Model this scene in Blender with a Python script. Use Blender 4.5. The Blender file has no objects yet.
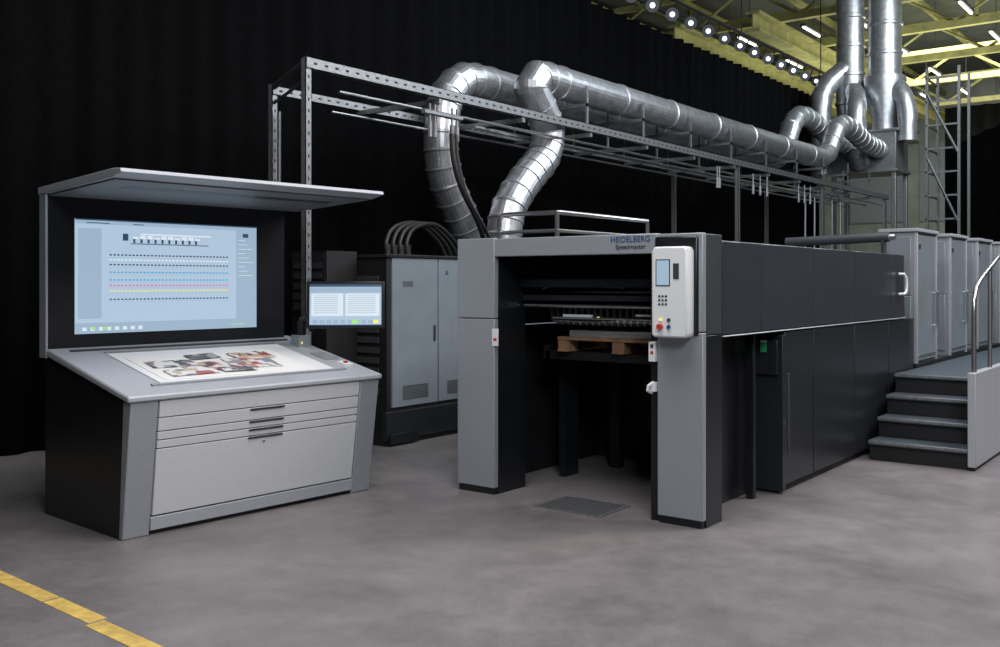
import bpy, math, random
from mathutils import Vector, Matrix
random.seed(4)
sc=bpy.context.scene
sc.view_settings.view_transform='Standard'

# ---------------------------------------------------------------- materials
def mat(name,col,rough=.5,metal=0,var=.0,scale=8,bump=0,spec=.5,emit=None,es=0,coat=0):
    m=bpy.data.materials.new(name); m.use_nodes=True
    nt=m.node_tree; n=nt.nodes; L=nt.links; p=n['Principled BSDF']
    p.inputs['Roughness'].default_value=rough; p.inputs['Metallic'].default_value=metal
    p.inputs['Specular IOR Level'].default_value=spec; p.inputs['Coat Weight'].default_value=coat
    p.inputs['Base Color'].default_value=(*col,1)
    tc=n.new('ShaderNodeTexCoord'); no=n.new('ShaderNodeTexNoise')
    no.inputs['Scale'].default_value=scale; no.inputs['Detail'].default_value=5
    L.new(tc.outputs['Object'],no.inputs['Vector'])
    if var>0:
        r=n.new('ShaderNodeValToRGB')
        r.color_ramp.elements[0].position=.3; r.color_ramp.elements[1].position=.7
        r.color_ramp.elements[0].color=(*[c*(1-var) for c in col],1)
        r.color_ramp.elements[1].color=(*[min(1,c*(1+var)) for c in col],1)
        L.new(no.outputs['Fac'],r.inputs['Fac']); L.new(r.outputs['Color'],p.inputs['Base Color'])
    if bump>0:
        b=n.new('ShaderNodeBump'); b.inputs['Strength'].default_value=bump; b.inputs['Distance'].default_value=.01
        L.new(no.outputs['Fac'],b.inputs['Height']); L.new(b.outputs['Normal'],p.inputs['Normal'])
    if emit: 
        p.inputs['Emission Color'].default_value=(*emit,1); p.inputs['Emission Strength'].default_value=es
    return m

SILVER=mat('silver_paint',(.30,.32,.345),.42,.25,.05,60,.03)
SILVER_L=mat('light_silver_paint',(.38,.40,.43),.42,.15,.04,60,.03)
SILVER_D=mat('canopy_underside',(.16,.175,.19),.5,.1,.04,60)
PANEL=mat('drawer_front_paint',(.52,.53,.55),.45,0,.03,40)
BLACK=mat('black_lacquer',(.008,.009,.011),.33,0,.2,5)
BLACKM=mat('black_matt',(.005,.005,.006),.6,0,.2,5)
GRAPH=mat('graphite_lacquer',(.055,.060,.070),.34,.35,.08,5)
GRAPHB=mat('graphite_dark',(.020,.022,.026),.34,.2,.08,5)
GRAPHL=mat('dark_grey_paint',(.065,.07,.078),.4,.3,.08,5)
CABG=mat('cabinet_grey',(.17,.20,.225),.5,0,.06,5)
CABL=mat('cabinet_seam',(.03,.034,.038),.5)
BLUEG=mat('printing_unit_panel',(.30,.34,.37),.33,.4,.08,3)
STEEL=mat('brushed_steel',(.5,.5,.5),.3,.95,.1,30)
WHITE=mat('white_plastic',(.70,.71,.72),.4)
RUB=mat('rubber_black',(.012,.012,.012),.5)
WOOD=mat('pallet_wood',(.30,.17,.09),.7,0,.35,12,.2)
PAPER=mat('paper_white',(.7,.7,.68),.7)
RED=mat('red_plastic',(.5,.03,.02),.4)
BLUE=mat('blue_ink',(.015,.06,.16),.4)
GREEN=mat('green_label',(.04,.32,.12),.4)
GALV_FLAT=mat('galvanised_channel',(.25,.26,.27),.45,.7,.2,25,.05)
SLOT=mat('slot_dark',(.01,.01,.01),.8)
YEL=mat('floor_line_yellow',(.60,.42,.11),.55,0,.25,14)
CRANE=mat('beam_yellow_green',(.27,.265,.10),.6,0,.3,3)
TRED=mat('tread_metal',(.10,.125,.145),.4,.5,.25,60,.3)
LED=mat('lamp_glow',(.9,.95,1),.5,emit=(.85,.93,1),es=2.0)
TUBE=mat('fluorescent_tube',(1,1,.9),.5,emit=(1,.97,.82),es=2.2)
SCR=mat('screen_glow',(.02,.02,.02),.3,emit=(.43,.56,.70),es=1.0)
SCR2=mat('screen_panel_glow',(.02,.02,.02),.3,emit=(.33,.45,.58),es=1.0)
SCRW=mat('screen_white_glow',(.02,.02,.02),.3,emit=(.70,.80,.88),es=1.0)
SCRD=mat('screen_dark_ui',(.03,.05,.08),.3,emit=(.03,.06,.11),es=1.0)
UIC=mat('ui_cyan',(.0,.3,.5),.3,emit=(.05,.28,.50),es=.9)
UIM=mat('ui_magenta',(.5,.1,.3),.3,emit=(.50,.12,.28),es=.9)
UIY=mat('ui_yellow',(.6,.5,.1),.3,emit=(.65,.55,.14),es=.9)
UIG=mat('ui_green',(.2,.5,.1),.3,emit=(.25,.52,.16),es=.9)

def galv():
    m=mat('galvanised_spiral_duct',(.50,.52,.545),.37,.8,.22,9)
    nt=m.node_tree;n=nt.nodes;L=nt.links;p=n['Principled BSDF']
    tc=n.new('ShaderNodeTexCoord'); w=n.new('ShaderNodeTexWave'); w.wave_type='BANDS'; w.bands_direction='X'
    w.inputs['Scale'].default_value=2.6; w.wave_profile='SAW'
    L.new(tc.outputs['Object'],w.inputs['Vector'])
    b=n.new('ShaderNodeBump'); b.inputs['Strength'].default_value=.5; b.inputs['Distance'].default_value=.012
    L.new(w.outputs['Fac'],b.inputs['Height']); L.new(b.outputs['Normal'],p.inputs['Normal'])
    return m
GALV=galv()

def printed(name,cols,scale):
    m=bpy.data.materials.new(name); m.use_nodes=True
    nt=m.node_tree;n=nt.nodes;L=nt.links;p=n['Principled BSDF']; p.inputs['Roughness'].default_value=.45
    tc=n.new('ShaderNodeTexCoord'); v=n.new('ShaderNodeTexVoronoi'); v.distance='CHEBYCHEV'
    v.inputs['Scale'].default_value=scale
    L.new(tc.outputs['Object'],v.inputs['Vector'])
    sp=n.new('ShaderNodeSeparateColor'); L.new(v.outputs['Color'],sp.inputs[0])
    r=n.new('ShaderNodeValToRGB'); r.color_ramp.interpolation='CONSTANT'
    els=r.color_ramp.elements
    while len(els)<len(cols): els.new(.5)
    for i,c in enumerate(cols):
        els[i].position=i/len(cols); els[i].color=(*c,1)
    L.new(sp.outputs[0],r.inputs['Fac']); L.new(r.outputs['Color'],p.inputs['Base Color'])
    return m
PR1=printed('print_red',[(.65,.62,.58),(.25,.05,.04),(.06,.04,.04),(.45,.30,.22),(.6,.58,.56)],16)
PR2=printed('print_dark',[(.05,.05,.06),(.3,.3,.32),(.6,.6,.6),(.12,.10,.10)],20)
PR3=printed('print_mixed',[(.65,.65,.63),(.45,.38,.28),(.22,.24,.28),(.65,.65,.65),(.32,.10,.08)],15)

def floor_mat():
    m=bpy.data.materials.new('polished_concrete'); m.use_nodes=True
    nt=m.node_tree;n=nt.nodes;L=nt.links;p=n['Principled BSDF']
    tc=n.new('ShaderNodeTexCoord')
    a=n.new('ShaderNodeTexNoise'); a.inputs['Scale'].default_value=.5; a.inputs['Detail'].default_value=12; a.inputs['Roughness'].default_value=.70; a.inputs['Distortion'].default_value=.3
    b=n.new('ShaderNodeTexNoise'); b.inputs['Scale'].default_value=1.7; b.inputs['Detail'].default_value=14; b.inputs['Roughness'].default_value=.82
    c=n.new('ShaderNodeTexNoise'); c.inputs['Scale'].default_value=60; c.inputs['Detail'].default_value=4
    for q in (a,b,c): L.new(tc.outputs['Object'],q.inputs['Vector'])
    ra=n.new('ShaderNodeValToRGB'); ra.color_ramp.elements[0].position=.34; ra.color_ramp.elements[1].position=.66
    ra.color_ramp.elements[0].color=(.125,.117,.118,1); ra.color_ramp.elements[1].color=(.235,.220,.219,1)
    rb=n.new('ShaderNodeValToRGB'); rb.color_ramp.elements[0].position=.36; rb.color_ramp.elements[1].position=.58
    rb.color_ramp.elements[0].color=(.74,.74,.75,1); rb.color_ramp.elements[1].color=(1.05,1.05,1.05,1)
    rc=n.new('ShaderNodeValToRGB'); rc.color_ramp.elements[0].position=.25; rc.color_ramp.elements[1].position=.5
    rc.color_ramp.elements[0].color=(.8,.8,.8,1); rc.color_ramp.elements[1].color=(1,1,1,1)
    L.new(a.outputs['Fac'],ra.inputs['Fac']);L.new(b.outputs['Fac'],rb.inputs['Fac']);L.new(c.outputs['Fac'],rc.inputs['Fac'])
    x=n.new('ShaderNodeMix');x.data_type='RGBA';x.blend_type='MULTIPLY';x.inputs[0].default_value=1
    y=n.new('ShaderNodeMix');y.data_type='RGBA';y.blend_type='MULTIPLY';y.inputs[0].default_value=1
    L.new(ra.outputs['Color'],x.inputs[6]);L.new(rb.outputs['Color'],x.inputs[7])
    L.new(x.outputs[2],y.inputs[6]);L.new(rc.outputs['Color'],y.inputs[7])
    L.new(y.outputs[2],p.inputs['Base Color'])
    mr=n.new('ShaderNodeMapRange'); mr.inputs[3].default_value=.24; mr.inputs[4].default_value=.52
    L.new(b.outputs['Fac'],mr.inputs[0]); L.new(mr.outputs[0],p.inputs['Roughness'])
    bp=n.new('ShaderNodeBump'); bp.inputs['Strength'].default_value=.08; bp.inputs['Distance'].default_value=.01
    L.new(b.outputs['Fac'],bp.inputs['Height']); L.new(bp.outputs['Normal'],p.inputs['Normal'])
    return m
FLOOR=floor_mat()
CURT=mat('black_molton_cloth',(.0022,.0023,.0027),.95,0,.3,20,spec=.08)
WALL=mat('hall_wall_paint',(.20,.225,.205),.8,0,.2,1.2)
WALLD=mat('hall_wall_dark',(.03,.032,.035),.8,0,.2,1.2)
CEIL=mat('ceiling_dark',(.07,.08,.07),.8,0,.3,1)

# ---------------------------------------------------------------- mesh builder
def empty(name,loc=(0,0,0),rz=0):
    e=bpy.data.objects.new(name,None); sc.collection.objects.link(e)
    e.location=loc; e.rotation_euler=(0,0,rz); e.empty_display_size=.2
    return e

class B:
    def __init__(s): s.v=[];s.f=[];s.mi=[];s.mats=[];s.sm=[];s.cur=0
    def m(s,mt):
        if mt not in s.mats: s.mats.append(mt)
        s.cur=s.mats.index(mt); return s
    def face(s,ix,smooth=False): s.f.append(ix); s.mi.append(s.cur); s.sm.append(smooth)
    def box(s,x0,x1,y0,y1,z0,z1,M=None):
        k=len(s.v)
        P=[(x0,y0,z0),(x1,y0,z0),(x1,y1,z0),(x0,y1,z0),(x0,y0,z1),(x1,y0,z1),(x1,y1,z1),(x0,y1,z1)]
        if M is not None: P=[tuple(M@Vector(p)) for p in P]
        s.v+=P
        for q in ((0,3,2,1),(4,5,6,7),(0,1,5,4),(1,2,6,5),(2,3,7,6),(3,0,4,7)): s.face([k+i for i in q])
        return s
    def prism(s,pts,lo,hi,axis='x'):
        k=len(s.v);n=len(pts)
        def mk(p,h):
            return (h,p[0],p[1]) if axis=='x' else ((p[0],h,p[1]) if axis=='y' else (p[0],p[1],h))
        s.v+=[mk(p,lo) for p in pts]+[mk(p,hi) for p in pts]
        s.face([k+i for i in range(n)][::-1]); s.face([k+n+i for i in range(n)])
        for i in range(n):
            j=(i+1)%n; s.face([k+i,k+j,k+n+j,k+n+i])
        return s
    def sweep(s,path,rad,seg=20,cap=True):
        path=[Vector(p) for p in path]; n=len(path)
        if not isinstance(rad,(list,tuple)): rad=[rad]*n
        tang=[]
        for i in range(n):
            a=(path[i]-path[i-1]).normalized() if i>0 else None
            b=None
            if i<n-1: b=(path[i+1]-path[i]).normalized()
            t=(a+b).normalized() if (a is not None and b is not None) else (a if a is not None else b)
            tang.append(t)
        up=Vector((0,0,1)) if abs(tang[0].z)<.9 else Vector((1,0,0))
        u=(up-tang[0]*up.dot(tang[0])).normalized()
        k=len(s.v)
        for i in range(n):
            u=(u-tang[i]*u.dot(tang[i])).normalized(); w=tang[i].cross(u)
            for j in range(seg):
                an=2*math.pi*j/seg
                s.v.append(tuple(path[i]+(u*math.cos(an)+w*math.sin(an))*rad[i]))
        for i in range(n-1):
            for j in range(seg):
                j2=(j+1)%seg
                s.face([k+i*seg+j,k+i*seg+j2,k+(i+1)*seg+j2,k+(i+1)*seg+j],True)
        if cap:
            s.face([k+j for j in range(seg)][::-1]); s.face([k+(n-1)*seg+j for j in range(seg)])
        return s
    def cyl(s,p0,p1,r,seg=16): return s.sweep([p0,p1],r,seg)
    def build(s,name,parent=None,bevel=0,sharp_ang=None):
        me=bpy.data.meshes.new(name); me.from_pydata(s.v,[],s.f)
        for mt in s.mats: me.materials.append(mt)
        for i,p in enumerate(me.polygons): p.material_index=s.mi[i]; p.use_smooth=s.sm[i]
        me.update()
        if sharp_ang is None: sharp_ang=math.radians(35)
        try: me.set_sharp_from_angle(angle=sharp_ang)
        except Exception: pass
        o=bpy.data.objects.new(name,me); sc.collection.objects.link(o)
        if parent: o.parent=parent
        if bevel>0:
            b=o.modifiers.new('bevel','BEVEL'); b.width=bevel; b.segments=2; b.limit_method='ANGLE'; b.harden_normals=False
        return o

def catmull(P,step):
    P=[Vector(p) for p in P]; out=[]
    for i in range(len(P)-1):
        p0=P[i-1] if i>0 else P[i]*2-P[i+1]; p1=P[i];p2=P[i+1]; p3=P[i+2] if i+2<len(P) else P[i+1]*2-P[i]
        n=max(1,round((p2-p1).length/step))
        for k in range(n):
            t=k/n
            out.append(.5*((2*p1)+(-p0+p2)*t+(2*p0-5*p1+4*p2-p3)*t*t+(-p0+3*p1-3*p2+p3)*t**3))
    out.append(P[-1]); return out

# ---------------------------------------------------------------- room shell
HX0,HX1,HY0,HY1,HZ=-14,44,-18,15,11
B().m(FLOOR).box(HX0,HX1,HY0,HY1,-.1,0).build('floor')
B().m(CEIL).box(HX0,HX1,HY0,HY1,HZ,HZ+.2).build('ceiling')
B().m(WALL).box(HX1,HX1+.2,HY0,HY1,0,HZ).build('wall_far')
B().m(WALLD).box(HX0-.2,HX0,HY0,HY1,0,HZ).build('wall_near')
B().m(WALLD).box(HX0,HX1,HY1,HY1+.2,0,HZ).build('wall_left')
B().m(WALLD).box(HX0,HX1,HY0-.2,HY0,0,HZ).build('wall_right')

def curtain(name,p0,p1,h):
    p0=Vector(p0);p1=Vector(p1);d=(p1-p0);L=d.length;d.normalize();nr=Vector((-d.y,d.x,0))
    n=int(L/.07);b=B().m(CURT);rows=(0.0,h)
    for r in rows:
        for i in range(n+1):
            t=i*L/n; off=.055*math.sin(t*2*math.pi/.42+1.3*math.sin(t*.9))+.02*math.sin(t*11)
            q=p0+d*t+nr*off; b.v.append((q.x,q.y,r))
    for i in range(n): b.face([i,i+1,n+1+i+1,n+1+i],True)
    o=b.build(name,sharp_ang=3.1)
    so=o.modifiers.new('thick','SOLIDIFY'); so.thickness=.01
    return o
curtain('stage_curtain',(-13.5,6.3,0),(20,6.3,0),6.47)
curtain('stage_curtain',(24,4.07,0),(24,-17.5,0),6.53)

# ---------------------------------------------------------------- floor marking, plates
def lc(y): return -3.385+.057*y
b=B().m(YEL)
for y0,y1,o in ((.3,1.50,-.025),(1.52,1.98,.0),(2.0,6.1,.0)):
    b.prism([(lc(y0)-.05+o,y0),(lc(y0)+.045+o,y0),(lc(y1)+.045+o,y1),(lc(y1)-.05+o,y1)],0,.003,'z')
b.build('floor_marking_line')
pl=B().m(GALV_FLAT).box(-.12,.30,.70,1.26,0,.006)
pl.m(GRAPHL)
for i in range(9): pl.box(-.09+i*.043,-.075+i*.043,.73,1.23,.006,.008)
pl.build('floor_plate')
B().m(GRAPHL).cyl((-3.03,-1.96,0),(-3.03,-1.96,.006),.035).m(CABL).cyl((-3.03,-1.96,.006),(-3.03,-1.96,.009),.022).build('floor_drain')  # small disc for the floor drain

# ================================================================= PRESS
press=empty('offset_printing_press')
W=2.06
b=B().m(SILVER)
b.box(0,.05,0,.33,.05,1.27); b.box(0,.05,0,.33,1.276,1.92)
b.box(0,.05,1.70,W,.05,1.32); b.box(0,.05,1.70,W,1.326,1.93)
b.box(0,.06,.33,1.70,1.79,1.925)
b.build('delivery_front_frame',press,.006)
b=B().m(BLACK)
b.box(.05,.29,.0,.33,.0,1.25); b.box(.04,.33,.33,.40,.0,1.8)
b.box(.05,.40,1.70,W,.0,1.90); b.box(0.01,.05,.01,.32,.0,.05); b.box(.01,.05,1.71,2.05,0,.05)
b.build('delivery_columns',press,.004)
B().m(GRAPHL).box(.05,.29,.0,.33,1.256,1.915).build('delivery_column_cap',press,.005)
b=B().m(GRAPH)
b.box(.29,4.3,.02,W,1.84,1.88); b.box(.06,.29,.33,1.70,1.84,1.90)
b.build('delivery_top_deck',press,.004)
b=B()
b.m(GRAPH)
seams=[.30,.96,2.02,3.07,4.18]
for x0,x1 in zip(seams[:-1],seams[1:]):
    b.prism([(x0+.004,1.25),(x1-.004,1.25),(x1-.004,1.84),(x1-.004,1.875),(x0+.004,1.875),(x0+.004,1.84)],0,.05,'y')
b.prism([(4.184,1.25),(4.68,1.25),(4.62,1.62),(4.40,1.875),(4.184,1.875)],0,.05,'y')
b.m(CABL).prism([(.3,1.24),(4.67,1.24),(4.6,1.62),(4.38,1.86),(.3,1.86)],.02,.06,'y')
b.m(GRAPH).prism([(.3,1.25),(4.67,1.25),(4.6,1.62),(4.38,1.87),(.3,1.87)],W-.05,W,'y')
b.m(SILVER).box(.30,4.68,-.012,.03,1.230,1.240)
b.build('delivery_hood_side',press,.012)
b=B().m(WHITE).sweep(catmull([(4.40,-.01,1.48),(4.43,-.06,1.48),(4.47,-.07,1.53),(4.46,-.07,1.64),(4.42,-.06,1.68),(4.40,-.01,1.68)],.04),.014,10)
b.build('hood_handle',press)
b=B().m(GRAPHB)
for x0,x1 in [(1.40,2.02),(2.03,3.05),(3.06,4.1),(4.11,5.0)]:
    b.box(x0+.003,x1-.003,.0,.06,.06,1.22)
b.m(BLACKM).box(1.36,5.0,.03,.40,.0,1.22)
b.box(1.95,2.0,.3,W,0,1.84)
b.box(.40,5.0,W-.06,W,0,1.24)
b.m(GRAPHB).box(1.34,1.40,-.01,.36,.02,1.2)
b.m(BLACK).box(.30,1.30,.22,.27,.0,1.24)  # black sheet put in so the side opening reads dark inside
b.box(.34,.40,.18,.24,0,1.24); b.box(1.05,1.1,.10,.16,0,1.24)
b.m(GRAPHB).box(1.30,1.336,.02,.20,.9,1.16)
b.m(CABL).box(1.46,1.50,-.006,.01,.3,.9).box(1.35,1.39,-.012,.0,.5,.56)
b.build('delivery_lower_cabinets',press,.004)
b=B().m(GREEN).box(1.296,1.30,.10,.15,1.07,1.14).m(WHITE).box(1.296,1.30,.10,.15,1.142,1.16); b.build('safety_label',press)
b=B().m(BLACKM).box(5.0,19,.1,W,0,.72).m(BLACK).box(4.7,5.02,.1,W,.7,1.88)
b.build('press_base',press)
b=B().m(GRAPHL).cyl((4.55,.12,2.06),(4.55,1.20,2.03),.05,20).m(STEEL).cyl((4.55,.06,2.06),(4.55,.12,2.06),.03)
b.m(GRAPH).box(4.50,4.60,.16,.19,1.86,2.03).box(4.50,4.60,1.10,1.13,1.86,2.0)
b.box(4.3,4.8,.1,1.9,1.84,1.885)
b.build('coating_roller',press)
for i in range(7):
    x=5.02+i*1.45
    b=B().m(BLUEG)
    b.box(x+.02,x+.79,-.025,.0,.77,2.10)
    b.m(SILVER).box(x,x+.81,.0,.34,.72,2.13)
    b.m(BLUEG).box(x-.012,x,.03,.31,.80,1.45).box(x-.012,x,.03,.31,1.46,2.08)
    b.m(SILVER_L).box(x+.79,x+.815,-.035,.0,.74,2.13).box(x-.005,x+.02,-.035,.0,.74,2.13)
    b.box(x-.03,x+.84,-.05,.36,2.13,2.165)
    b.m(BLACK).box(x,x+1.45,.34,W-.1,.72,1.80)
    b.m(GRAPHL).box(x+.81,x+1.45,.30,.36,.72,1.50)
    b.m(STEEL).cyl((x+.7,-.06,1.1),(x+.7,-.06,1.5),.012).cyl((x+.7,-.06,1.12),(x+.7,-.02,1.12),.01).cyl((x+.7,-.06,1.48),(x+.7,-.02,1.48),.01).box(x+.04,x+.77,-.032,-.022,.80,.83)
    b.m(CABL).box(x+.08,x+.16,-.03,-.022,1.95,2.0)
    b.m(BLACKM).box(x,x+1.45,-.02,.34,.70,.745)
    b.build('printing_unit_%d'%(i+1),press,.006)
b=B().m(WHITE).prism([(.07,1.24),(.30,1.24),(.31,1.26),(.31,1.80),(.29,1.83),(.07,1.83),(.055,1.80),(.055,1.26)],-.12,0,'x')
b.m(BLACK).box(-.02,.02,.03,.34,1.25,1.9)
b.build('pile_control_box',press,.012)
D=.12
b=B().m(SCR2).box(-D-.003,-D+.001,.18,.27,1.58,1.74).m(CABL).box(-D-.002,-D+.001,.173,.277,1.573,1.747)
b.m(GRAPHL).box(-D-.004,-D+.001,.11,.15,1.62,1.72)
b.m(GRAPHL)
for r in range(3):
    for c in range(3): b.box(-D-.004,-D+.001,.195+c*.024,.209+c*.024,1.45+r*.026,1.462+r*.026)
b.m(RED).cyl((-D,.24,1.31),(-D-.03,.24,1.31),.018).m(BLUE).cyl((-D,.18,1.31),(-D-.015,.18,1.31),.012).m(UIY).cyl((-D,.24,1.355),(-D-.01,.24,1.355),.010)
b.m(GRAPHL).cyl((-D,.18,1.355),(-D-.012,.18,1.355),.011)
b.build('control_box_buttons',press)
b=B().m(WHITE).box(-.02,0.04,.335,.385,1.07,1.20).box(-.02,0.04,.335,.375,.87,.93)
b.sweep(catmull([(-.0,.36,.93),(-.05,.37,.91),(-.05,.375,.88),(0,.37,.86)],.03),.011,8)
b.m(RED).box(-.023,-.019,.35,.37,1.12,1.14).m(CABL).box(-.023,-.019,.35,.37,1.16,1.185)
b.m(WHITE).box(-.004,0,1.66,1.72,1.12,1.25).m(RED).box(-.006,-.003,1.675,1.705,1.16,1.18)
b.build('column_switches',press,.003)
def text(body,size,loc,mt,parent,name):
    c=bpy.data.curves.new(name,'FONT'); c.body=body; c.size=size; c.extrude=.001
    c.materials.append(mt); o=bpy.data.objects.new(name,c); sc.collection.objects.link(o); o.parent=parent
    o.matrix_local=Matrix(((0,0,-1,loc[0]),(-1,0,0,loc[1]),(0,1,0,loc[2]),(0,0,0,1)))
    return o
text('HEIDELBERG',.055,(-.002,.69,1.872),BLUE,press,'maker_lettering')
text('Speedmaster',.045,(-.002,.65,1.825),CABL,press,'model_lettering')
b=B().m(WOOD)
for i in range(6): b.box(.55+i*.18,.69+i*.18,.42,1.50,1.15,1.175)
for y in (.42,.91,1.40):
    b.box(.55,1.59,y,y+.1,1.06,1.075)
    for x in (.56,1.0,1.45): b.box(x,x+.13,y,y+.1,1.075,1.15)
b.build('wooden_pallet',press)
b=B().m(PAPER).box(.60,1.5,.5,1.42,1.176,1.225); b.build('paper_pile',press)
b=B().m(BLACKM)
b.box(.62,.70,.40,1.66,.99,1.055).box(1.40,1.48,.40,1.66,.99,1.055).box(.62,1.48,.36,.42,.99,1.10).box(.62,1.48,1.62,1.68,.99,1.10)
b.box(1.5,1.58,.40,.5,0,1.84).box(1.5,1.58,1.5,1.6,0,1.84)
b.m(BLACK).box(1.6,1.64,.9,1.0,0,1.0).box(1.7,1.9,1.05,1.4,0,.9).box(.9,1.1,1.66,1.72,0,1.8)
b.build('pile_lift',press)
b=B()
b.m(GRAPHB).box(.34,.40,.42,1.68,1.46,1.50).box(.42,.9,.42,1.68,1.40,1.42)
b.m(BLACK).box(.30,.36,.42,1.68,1.56,1.62)
b.m(STEEL).cyl((.36,.42,1.42),(.36,1.68,1.42),.012).cyl((.5,.42,1.30),(.5,1.5,1.30),.012).cyl((.72,.42,1.52),(.72,1.68,1.52),.012).cyl((.34,.42,1.33),(.34,1.4,1.33),.008)
for i in range(18):
    y=.5+i*.055
    b.m(STEEL).box(.44,.75,y,y+.008,1.275,1.30)
    b.m(GRAPHB).box(.42,.50,y+.02,y+.04,1.31,1.40)
b.m(PAPER).box(.45,.9,.62,.95,1.305,1.315).m(UIY).box(.44,.46,1.02,1.10,1.32,1.34)
b.m(WHITE).box(.40,.43,1.1,1.35,1.335,1.355).box(.40,.43,.55,.72,1.35,1.365)
b.m(GRAPHL).sweep(catmull([(.35,1.5,1.55),(.4,1.25,1.64),(.4,1.1,1.58),(.38,.8,1.56)],.08),.01,8)
b.build('gripper_bars',press)
b=B().m(STEEL)
R=.018
b.sweep(catmull([(.5,2.03,1.88),(.5,2.03,2.10),(.5,2.0,2.14),(.5,1.55,2.14),(.5,1.47,2.14),(.54,1.45,2.14)],.05)+[Vector((1.9,1.45,2.14))],R,10)
b.cyl((.5,2.03,2.0),(.5,1.45,2.0),R*.8,10).cyl((.5,1.47,1.88),(.5,1.47,2.14),R,10)
b.cyl((1.9,1.45,1.88),(1.9,1.45,2.14),R,10).cyl((.5,1.47,2.0),(1.9,1.45,2.0),R*.8,10)
b.build('deck_railing',press)

# ================================================================= STAIRS + PLATFORM
st=empty('access_stairs')
b=B()
for i in range(4):
    x=3.2+i*.27; z=.18*(i+1)
    b.m(BLACKM).box(x+.03,x+.30,-.90,-.08,0 if i==0 else z-.18,z-.04)
    b.m(TRED).box(x,x+.29,-.90,-.08,z-.04,z)
    b.m(GALV_FLAT).box(x-.008,x,-.90,-.08,z-.03,z-.003)
b.m(BLACKM).box(4.3,19,-.9,-.03,0,.66); b.m(TRED).box(4.28,19,-.9,-.03,.66,.70)
b.build('treads',st,.003)
b=B().m(SILVER_L)
x=3.18
while x<18.5:
    b.box(x,x+1.3-.006,-.97,-.905,.03,.83); x+=1.3
b.m(BLACKM).box(3.2,18.7,-.96,-.91,0,.03)
b.build('side_panels',st,.006)
b=B().m(STEEL)
b.sweep(catmull([(3.26,-.94,.83),(3.26,-.94,1.35),(3.29,-.94,1.47),(3.45,-.94,1.60),(4.3,-.94,1.84)],.08)+[Vector((18.5,-.94,1.84))],.020,12)
for x in (3.9,5.6,7,8.4,9.8): b.cyl((x,-.94,.83),(x,-.94,1.72 if x<4 else 1.84),.018,10)
b.build('handrail',st)

# ================================================================= CONSOLE
con=empty('press_control_console',(-2.423,2.733,0),math.radians(-4.2))
CW=2.0
def fy(z): return -.12*z/.9
def tz(y): return .90+(y+.13)*.2124
b=B().m(BLACK).prism([(.03,.0),(fy(.86)+.03,.86),(1.08,tz(1.08)-.05),(1.08,0)],0.0,CW-.012,'x')
b.build('cabinet_body',con,.004)
b=B().m(SILVER)
for x0,x1 in ((-.004,.18),(CW-.18,CW)):
    b.prism([(0,0),(fy(.87),.87),(fy(.87)+.10,.87),(.04,0)],x0,x1,'x')
b.build('corner_posts',con,.008)
b=B()
def front(x0,x1,z0,z1,o0,o1):
    b.prism([(fy(z0)-o0,z0),(fy(z1)-o0,z1),(fy(z1)+o1,z1),(fy(z0)+o1,z0)],x0,x1,'x')
b.m(PANEL)
for z0,z1 in ((.752,.86),(.665,.746),(.610,.659),(.555,.604),(.125,.549)):
    front(.19,CW-.19,z0,z1,0,.04)
b.m(SILVER_L); front(.181,CW-.181,.03,.115,.004,.04)
b.m(CABL)
for z in (.735,.65,.594,.54): front(.86,1.14,z-.006,z+.008,.008,.0)
b.m(STEEL); front(.98,1.0,.50,.515,.006,0)
b.build('drawer_fronts',con,.003)
b=B().m(SILVER_L).prism([(-.13,.90),(1.06,tz(1.06)),(1.06,tz(1.06)-.05),(-.13,.86)],-.03,CW+.02,'x')
b.build('table_top',con,.012)
def slab(bb,x0,x1,y0,y1,h0,h1,rz=0):
    th=math.atan(.2124); cx,cy=(x0+x1)/2,(y0+y1)/2
    M=Matrix.Translation((cx,cy,tz(cy)))@Matrix.Rotation(th,4,'X')@Matrix.Rotation(rz,4,'Z')
    bb.box(x0-cx,x1-cx,y0-cy,y1-cy,h0,h1,M)
b=B().m(WHITE); slab(b,.30,1.72,.06,.80,.0,.006); b.m(SILVER); slab(b,.22,1.80,.03,.06,.0,.012)
b.m(CABL); slab(b,.1,1.9,.90,.93,0,.008); b.m(STEEL); slab(b,.30,1.72,.82,.84,0,.01)
b.build('sheet_rest',con)
b=B().m(PAPER); slab(b,.36,1.55,.10,.68,.006,.009)
b.m(PR1); slab(b,.62,1.02,.22,.44,.009,.012,.10); b.m(PR2); slab(b,.42,.76,.36,.52,.012,.015,-.05)
b.m(PR3); slab(b,.98,1.36,.22,.46,.012,.016,-.10); b.m(PR1); slab(b,1.12,1.44,.42,.60,.016,.019,.06)
b.m(PR2); slab(b,.78,1.02,.50,.62,.015,.018,.1); b.m(PR3); slab(b,.44,.80,.16,.30,.015,.018,.03); b.m(PR2); slab(b,.84,1.1,.16,.26,.019,.022,-.05)
b.build('printed_sheets',con)
b=B().m(WHITE); slab(b,1.86,1.94,.12,.22,0,.015); b.m(RED); slab(b,1.885,1.91,.15,.175,.015,.028); b.m(SILVER); slab(b,1.82,1.95,.3,.5,0,.010)
b.build('table_keys',con)
b=B().m(BLACK).box(-.02,1.94,1.0,1.08,1.10,2.22).m(SILVER).box(-.035,-.018,.99,1.09,1.08,2.22)
b.build('screen_backing',con,.004)
SY=.999
b=B().m(SCR).box(.17,1.66,SY-.007,SY,1.235,2.045)
def ui(m,x0,x1,z0,z1,lay=1):
    d=SY-.007-.002*lay; b.m(m).box(x0,x1,d,SY-.006,z0,z1)
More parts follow.
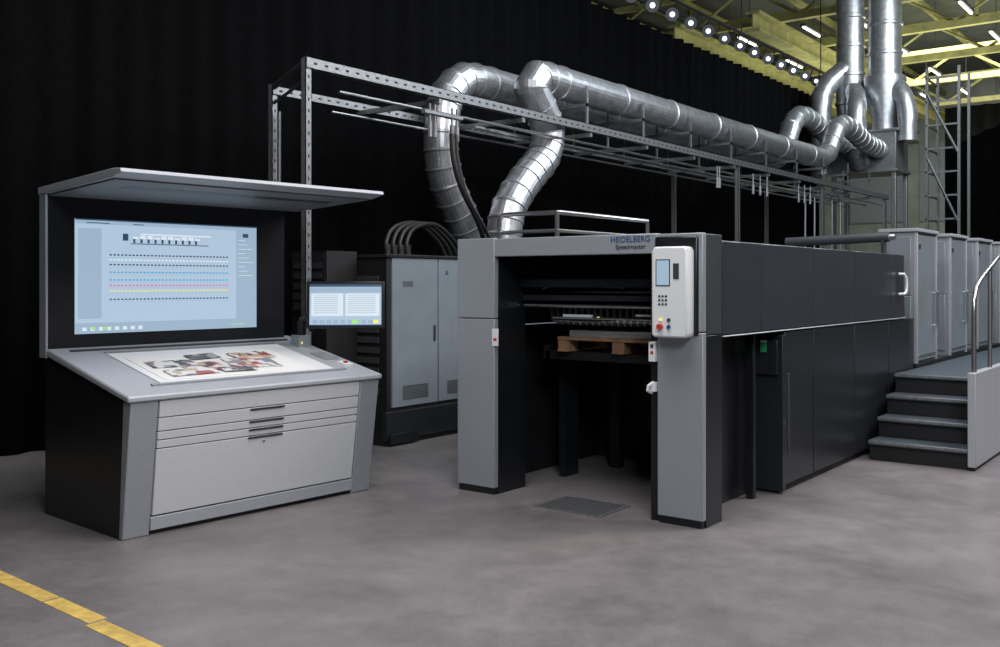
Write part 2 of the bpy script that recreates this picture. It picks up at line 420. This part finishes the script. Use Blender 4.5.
ui(SCR2,.17,1.66,2.01,2.045); ui(SCRD,.17,1.66,2.036,2.045,2); ui(SCRD,.25,.42,2.016,2.022,2); ui(SCRD,.6,.68,2.016,2.022,2)
ui(SCR2,.17,1.66,1.235,1.31); ui(SCR2,1.47,1.66,1.31,2.01)
ui(SCR2,.19,.36,1.34,1.98)
for i in range(9): ui(SCRW,1.49,1.55+.035*(i%3),1.93-i*.035,1.934-i*.035,2)
ui(SCRD,1.53,1.58,1.955,1.985,2)
ui(SCRD,.52,.56,1.90,1.95,2)
for i in range(10): ui(SCRD,.60+i*.056,.615+i*.056,1.885,1.915,2); ui(SCRW,.60+i*.056,.64+i*.056,1.915,1.93+(.01 if i%3 else 0),2)
ui(SCRD,.58,1.22,1.876,1.882,2); ui(SCRW,.66,1.24,1.945,1.955,2)
for m_,z in ((SCRD,1.79),(SCRW,1.755),(SCRD,1.72),(UIC,1.665),(UIC,1.61),(UIM,1.57),(UIY,1.53),(SCRD,1.47)):
    for i in range(34): ui(m_,.42+i*.029,.436+i*.029,z,z+.010,2)
    ui(SCR2,.42,1.40,z-.014,z-.012,2)
for i in range(8): ui(SCRW,.22+i*.06,.25+i*.06,1.255,1.28,2)
for i in range(2): ui(UIG,.29+i*.09,.315+i*.09,1.26,1.28,3)
ui(UIG,1.42,1.55,1.262,1.268,2)
b.build('wall_screen',con)
b=B().m(SILVER_L).prism([(1.10,2.20),(1.10,2.25),(.05,2.305),(-.05,2.30),(-.06,2.275),(.06,2.25)],-.04,2.10,'x')
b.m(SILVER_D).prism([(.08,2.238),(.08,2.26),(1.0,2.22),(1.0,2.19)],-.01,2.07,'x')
b.m(GRAPHL).prism([(.30,2.225),(.30,2.235),(.42,2.23),(.42,2.218)],.2,1.9,'x')
b.build('light_canopy',con,.004)
mon=empty('side_monitor'); mon.parent=con
mon.location=(2.10,.40,1.415); mon.rotation_euler=(math.radians(-4),0,math.radians(-44))
b=B().m(BLACK).box(-.31,.31,-.02,.02,-.19,.19).build('bezel',mon,.008)
b=B().m(SCR).box(-.285,.285,-.024,-.019,-.165,.165)
def ui2(m,x0,x1,z0,z1,d=-.027): b.m(m).box(x0,x1,d,-.0235,z0,z1)
ui2(SCRD,-.285,.285,.145,.165); ui2(SCR2,-.285,.285,.10,.14); ui2(SCRW,-.27,-.02,-.09,.09); ui2(SCRW,.0,.27,-.09,.09)
for i in range(10): ui2(SCR2,-.25,-.06,.07-i*.015,.074-i*.015,-.029); ui2(SCR2,.02,.24,.07-i*.015,.074-i*.015,-.029)
for i in range(9): ui2(SCR2,-.26+i*.055,-.22+i*.055,-.15,-.12)
ui2(UIG,.05,.10,-.15,-.12,-.029); ui2(UIY,.22,.26,-.15,-.12,-.029); ui2(SCRD,-.285,.285,-.165,-.158)
b.build('monitor_screen',mon)
b=B().m(GRAPHL).sweep([(2.10,.43,1.40),(2.02,.60,1.36),(1.92,.74,1.30),(1.92,.74,1.05)],.022,10)
b.m(SILVER).box(1.85,1.96,.68,.79,1.05,1.17).m(BLACK).cyl((1.93,.62,1.2),(1.93,.62,1.26),.022).cyl((1.91,.73,1.17),(1.91,.73,1.28),.035)
b.m(UIY).box(1.87,1.885,.675,.68,1.1,1.12)
b.build('monitor_arm',con,.003)

# ================================================================= PERIPHERAL CABINETS
cab=empty('electrical_cabinet')
b=B().m(BLACKM).box(1.08,4.2,3.86,4.5,0,.36).box(1.08,1.14,3.85,4.5,.36,1.86).box(1.14,4.2,3.88,4.5,.36,1.86)
b.box(2.6,4.4,4.5,5.1,0,1.86)
b.m(CABG)
for x0,x1 in ((1.15,1.83),(1.84,2.52),(2.53,3.2),(3.21,4.18)): b.box(x0+.004,x1-.004,3.845,3.89,.37,1.84)
b.m(GRAPHB).box(1.06,4.2,3.83,4.5,1.84,1.87).box(1.07,4.2,3.84,3.9,.05,.33)
b.m(CABL).box(1.76,1.79,3.835,3.85,1.0,1.16).box(2.44,2.47,3.835,3.85,1.0,1.16)
for i in range(3): b.box(1.3,1.45,3.838,3.85,1.6-i*.02,1.606-i*.02)
for k in range(2):
    for i in range(8): b.box(1.3+k*.68,1.68+k*.68,3.838,3.85,.44+i*.018,.446+i*.018)
b.m(SCRD).box(1.95,1.99,3.838,3.85,1.68,1.72)
b.m(BLACK).box(1.09,1.5,3.80,3.83,.02,.12).box(2.2,3.4,3.0,3.5,0,.12)
for i in range(12): b.m(CABL).box(1.066,1.08,3.95,4.4,.5+i*.1,.56+i*.1)
b.build('cabinet_doors',cab,.004)
b=B().m(BLACKM).box(.62,1.02,4.2,4.7,0,1.9).m(GRAPHB).box(.61,.63,4.22,4.68,1.3,1.88)
for i in range(5):
    b.m(CABL).box(.60,.61,4.25,4.65,1.33+i*.1,1.39+i*.1)
b.build('hose_distribution_box')
hs=B().m(RUB)
for i in range(4):
    x=1.55+i*.10
    hs.sweep(catmull([(x-.2,4.1,1.88),(x-.22,4.1,2.0),(x-.05,4.15,2.16),(x+.35,4.2,2.22),(x+.8,4.3,2.05),(x+1.0,4.35,1.88)],.08),.022,8)
    hs.cyl((x-.2,4.1,1.875),(x-.2,4.1,1.98),.032,10)
hs.sweep(catmull([(2.05,3.84,3.15),(2.05,3.82,2.9),(2.15,3.8,2.6),(2.5,3.85,2.25),(2.75,3.95,2.0),(2.8,4.0,1.88)],.1),.03,8)
hs.sweep(catmull([(2.12,3.84,3.15),(2.12,3.82,2.85),(2.25,3.8,2.5),(2.6,3.85,2.2),(2.9,3.95,2.0),(2.95,4.0,1.88)],.1),.022,8)
hs.build('hose_bundle')

# ================================================================= DUCTS
def duct(name,elb,y,z,x_end,r,riser):
    b=B().m(GALV)
    pts=catmull(elb,.19)
    P=[];Rr=[]
    for i,p in enumerate(pts):
        if 0<i<len(pts)-1:
            t=(pts[i+1]-pts[i-1]).normalized()
            for o,rr in ((-.016,r),(-.008,r+.012),(.008,r+.012),(.016,r)): P.append(p+t*o);Rr.append(rr)
        else: P.append(p);Rr.append(r)
    x0=elb[-1][0]; x=x0+.05
    while x<x_end-.3:
        for o,rr in ((0,r),(.008,r+.014),(.05,r+.014),(.058,r)): P.append(Vector((x+o,y,z)));Rr.append(rr)
        x+=1.45
    rs=catmull([(x_end,y,z)]+riser,.3)
    for i,p in enumerate(rs):
        if 0<i<len(rs)-1:
            t=(rs[i+1]-rs[i-1]).normalized()
            for o,rr in ((-.016,r),(-.008,r+.014),(.008,r+.014),(.016,r)): P.append(p+t*o);Rr.append(rr)
        else: P.append(p);Rr.append(r)
    b.sweep(P,Rr,28)
    b.m(GALV_FLAT).cyl(P[0],P[0]+Vector((0,0,.05)),r+.03,28)
    return b.build(name,sharp_ang=math.radians(12))
duct('ventilation_duct',[(3.3,4.1,1.88),(3.3,4.1,2.15),(3.40,4.1,2.48),(3.72,4.1,2.82),(4.10,4.1,3.14),(4.20,4.1,3.46),(4.02,4.1,3.74),(3.84,4.1,3.94),(3.98,4.1,4.09),(4.35,4.1,4.10)],4.1,4.10,13.9,.205,
     [(14.3,4.1,4.25),(14.8,4.1,4.75),(15.3,4.1,4.95),(16.0,4.1,4.9),(16.8,4.1,4.75),(17.90,4.1,4.7)])
duct('ventilation_duct',[(3.55,4.75,1.88),(3.5,4.75,2.12),(3.27,4.75,2.44),(3.04,4.75,2.76),(2.93,4.75,3.15),(2.95,4.75,3.52),(3.05,4.75,3.82),(3.35,4.75,4.04),(3.75,4.75,4.07)],4.75,4.07,13.2,.205,
     [(13.6,4.75,4.25),(14.0,4.75,4.8),(14.5,4.75,5.1),(15.2,4.75,5.1),(16.2,4.75,4.9),(17.90,4.75,4.8)])

# ================================================================= SUPPORT FRAME
fr=empty('duct_support_frame')
def channel(b,x0,x1,y,z,h=.085,w=.05):
    b.m(GALV_FLAT).box(x0,x1,y,y+.006,z-h/2,z+h/2).box(x0,x1,y,y+w,z+h/2-.006,z+h/2).box(x0,x1,y,y+w,z-h/2,z-h/2+.006)
    b.m(SLOT); x=x0+.08
    while x<x1-.1:
        b.box(x,x+.04,y-.0015,y,z-.010,z+.010); x+=.13
b=B(); channel(b,.02,17.6,3.80,3.54,.10); channel(b,.60,17.6,4.95,3.52,.09)
b.build('perforated_rails',fr)
b=B().m(GALV_FLAT)
def post(x,y,z): 
    b.m(GALV_FLAT).box(x-.035,x+.035,y,y+.006,0,z).box(x-.035,x-.029,y,y+.06,0,z).box(x+.029,x+.035,y,y+.06,0,z).box(x-.08,x+.08,y-.05,y+.1,0,.012)
    b.m(SLOT); q=1.2
    while q<z-.15: b.box(x-.007,x+.007,y-.0015,y,q,q+.03); q+=.1
post(.05,3.81,3.58); post(.63,4.96,3.58)
b.m(GALV_FLAT).sweep([(.05,3.84,3.56),(.63,4.96,3.56)],.035,4).sweep([(.05,3.84,3.40),(.63,4.96,3.40)],.02,4)
for x in (9.27,13.3,17.4): post(x,3.81,3.58); post(x,4.96,3.58)
x=1.8
b.m(GALV_FLAT)
while x<17.6:
    b.box(x,x+.05,3.8,5.0,3.43,3.48)
    if x>4.3:
        b.box(x,x+.04,3.85,3.87,3.48,4.08).box(x,x+.04,4.42,4.44,3.48,4.10).box(x,x+.04,5.0,5.02,3.48,4.10)
        b.box(x,x+.04,3.85,5.0,3.82,3.86)
    x+=1.45
b.build('posts_and_brackets',fr)
b=B().m(STEEL).cyl((.5,3.9,3.36),(17.5,3.9,3.36),.016,8).cyl((1.2,4.75,3.36),(17.5,4.75,3.36),.014,8).cyl((3,4.3,3.38),(17.5,4.3,3.38),.025,8)
b.cyl((.63,4.9,3.3),(.63,4.9,.3),.02,8)
for x in (1.7,1.78,2.05,2.13,8.5,8.58,9.9,10.2,10.5,12,12.3,12.6):
    b.m(GALV_FLAT).cyl((x,3.84,3.42),(x,3.84,3.18),.012,8).cyl((x,3.84,3.24),(x,3.84,3.08),.025,8)
b.m(GALV_FLAT).sweep([(1.6,3.84,3.33),(2.2,3.84,3.33)],.03,6)
for x in (12.5,13.0,13.5,14.0,14.5):
    b.m(GALV_FLAT).sweep(catmull([(x-.6,3.9,3.36),(x-.1,3.9,3.36),(x,3.9,3.25),(x,3.9,2.4),(x,3.9,1.9)],.12),.02,8)
b.build('supply_pipes',fr)

# ================================================================= AIR HANDLING UNIT
ah=empty('exhaust_air_unit')
b=B().m(GALV_FLAT).box(17.95,19.0,3.75,5.25,4.25,5.15)
b.box(17.9,19.05,3.7,5.3,4.18,4.25).box(17.9,19.05,3.7,5.3,5.13,5.19).box(17.92,17.96,4.4,4.46,4.25,5.15)
for x in (18.0,18.95):
    for y in (3.8,5.2): b.box(x-.05,x+.05,y-.05,y+.05,0,4.2)
    b.box(x-.03,x+.03,3.8,5.2,2.0,2.06)
b.build('fan_box',ah,.01)
b=B().m(GALV)
def vd(x,y,z0,z1,r):
    P=[];Rr=[];z=z0
    while z<z1-.12:
        for o,rr in ((0,r),(.02,r+.03),(.08,r+.03),(.1,r)): P.append((x,y,z+o));Rr.append(rr)
        z+=.7
    P.append((x,y,z1));Rr.append(r)
    b.sweep(P,Rr,24)
vd(18.5,4.15,6.3,10.9,.38); vd(18.5,4.97,5.9,10.9,.33)
b.sweep([(18.5,4.97,5.15),(18.5,4.97,5.35),(18.5,4.97,5.9)],[.26,.26,.33],24)
b.sweep([(18.5,4.15,5.15),(18.5,4.15,5.5),(18.5,4.15,6.3),(18.5,4.15,6.5)],[.30,.30,.48,.48],24)
def bend(pts,r):
    rs=catmull(pts,.28); b.sweep(rs,[r if i%2 else r+.025 for i in range(len(rs))],20)
bend([(18.0,5.50,4.2),(18.0,5.50,5.4),(18.0,5.5,6.1),(18.2,5.35,6.5),(18.4,5.05,6.8)],.24)
bend([(18.2,3.55,4.9),(18.2,3.55,5.5),(18.25,3.62,5.9),(18.4,3.9,6.3)],.20)
bend([(17.6,4.55,4.7),(17.6,4.55,5.5),(17.8,4.6,5.9),(18.2,4.8,6.2)],.22)
bend([(17.6,4.55,4.9),(17.6,4.55,4.6),(17.9,4.55,4.45)],.22)
b.build('exhaust_stacks',ah)
b=B().m(GALV_FLAT)
for x in (18.6,19.6):
    b.box(x,x+.06,3.2,3.26,0,6.6).box(x,x+.06,2.5,2.56,0,6.6)
for i in range(8): b.box(18.6,19.66,3.22,3.26,2.5+i*.55,2.54+i*.55).box(18.62,18.66,2.5,3.26,2.5+i*.55,2.54+i*.55)
b.sweep([(18.6,2.55,3),(18.6,3.22,4.5)],.03,4).sweep([(18.6,2.55,4.6),(18.6,3.22,6.0)],.03,4)
b.build('service_scaffold',ah)

# ================================================================= STAGE LIGHT ROW
b=B()
b.m(SLOT).cyl((4,6.05,6.75),(19.8,6.05,6.75),.03,8).cyl((4,6.05,7.05),(19.8,6.05,7.05),.03,8)
x=4.2
while x<19.6:
    b.m(SLOT).cyl((x,6.05,6.75),(x+.25,6.05,7.05),.015,6)
    x+=.5
x=8
while x<19.6:
    c=Vector((x,6.0,6.72)); d=Vector((-.75,-.55,-.25)).normalized()
    b.m(GRAPHL).sweep([c-d*.14,c+d*.12],[.07,.13],12); b.m(LED).sweep([c+d*.115,c+d*.135],.05,12)
    x+=.78
for x in (4.5,9.5,14.5,19.5): b.m(SLOT).cyl((x,6.05,7.05),(x,6.05,HZ-.01),.012,6)
b.build('stage_light_row')

# ================================================================= ROOF STRUCTURE
b=B().m(CRANE)
for x in (20.5,24,28,32,37):
    b.box(x,x+.2,-17.9,14.9,8.8,9.0).box(x,x+.2,-17.9,14.9,9.9,10.05)
    y=-17
    k=0
    while y<13.5:
        b.sweep([(x+.1,y,8.95 if k%2 else 9.95),(x+.1,y+1.6,9.95 if k%2 else 8.95)],.05,4); y+=1.6; k+=1
    for yy in (-12,-4,4,12): b.box(x,x+.1,yy,yy+.1,10,HZ-.01)
for y in (-3.0,1.0,7.5,9.8,12.5):
    b.box(19,43.9,y,y+.4,8.25,8.33).box(19,43.9,y,y+.4,8.72,8.8).box(19,43.9,y+.18,y+.22,8.33,8.72)
for y in (-6,-2,2.5,5.5,8.6,11.5,14): b.box(19,43.9,y,y+.12,10.4,10.6)
for x in (33,41):
    b.box(x,x+.35,-1.2,-.85,0,8.8)
b.build('roof_truss')
b=B()
for x in (20.8,24.5,28.5,33,38.5):
    for y in (-1.5,3.0,5.6,7.0,8.9,11.2): b.m(GRAPH).box(x,x+1.4,y-.08,y+.08,8.66,8.72).cyl((x+.8,y,8.7),(x+.8,y,HZ-.01),.01,6).m(TUBE).box(x+.03,x+1.37,y-.03,y+.03,8.62,8.66)
b.build('ceiling_tube_lights')
b=B().m(CABG)
for i in range(6): b.box(43.9,43.99,-6+i*3.3,-6+i*3.3+2.6,4.5,8.2)
b.m(GALV_FLAT)
for i in range(6):
    for k in range(4): b.box(43.85,43.9,-6+i*3.3,-6+i*3.3+2.6,4.5+k*1.2,4.58+k*1.2)
b.build('window_1')

# ================================================================= LIGHTS
def area(name,loc,target,size,energy,col,sy=None):
    l=bpy.data.lights.new(name,'AREA'); l.energy=energy; l.color=col; l.size=size
    if sy: l.shape='RECTANGLE'; l.size_y=sy
    o=bpy.data.objects.new(name,l); sc.collection.objects.link(o); o.location=loc
    o.rotation_euler=(Vector(target)-Vector(loc)).to_track_quat('-Z','Y').to_euler()
    return o
area('key_light',(-6.5,-5.0,6.2),(0,2,.5),2.5,440,(.88,.95,1))
area('overhead_light',(-2.0,.2,6.6),(-1.8,.5,0),3.0,340,(1,.94,.94),3)
area('overhead_light',(3.5,-4.0,6.6),(3.0,-1,0),4,440,(1,.91,.92),2.5)
area('overhead_light',(9,-3,6.6),(8,0,1),4,380,(.85,.93,1),3)
area('duct_fill_light',(5,1.0,7.5),(6,4.3,4),5,230,(.86,.94,1),2)
area('duct_fill_light',(15,0.5,7.8),(18.5,4.3,6),3,300,(.9,.97,1),2)  # unseen fill added to brighten the exhaust stacks
area('far_wall_fill_light',(30,4,8.2),(36,4,3),8,1300,(1,.98,.85),6)  # added area fill that illuminates the far wall, not a fixture
area('roof_fill_light',(26,4,5.0),(27,6,10),9,1000,(1,.98,.80),8)  # added uplight lifting the roof beams, no fixture hangs here
w=bpy.data.worlds.new('world'); sc.world=w; w.use_nodes=True
w.node_tree.nodes['Background'].inputs[0].default_value=(.5,.6,.7,1); w.node_tree.nodes['Background'].inputs[1].default_value=.05

# ================================================================= CAMERA
cd=bpy.data.cameras.new('camera'); cam=bpy.data.objects.new('camera',cd); sc.collection.objects.link(cam)
cam.location=(-5.842,-2.807,1.6); cam.rotation_euler=(math.radians(90),0,-math.atan2(.795,.606))
cd.lens=35.42; cd.sensor_width=36; cd.shift_y=-.0415; cd.clip_end=200
sc.camera=cam
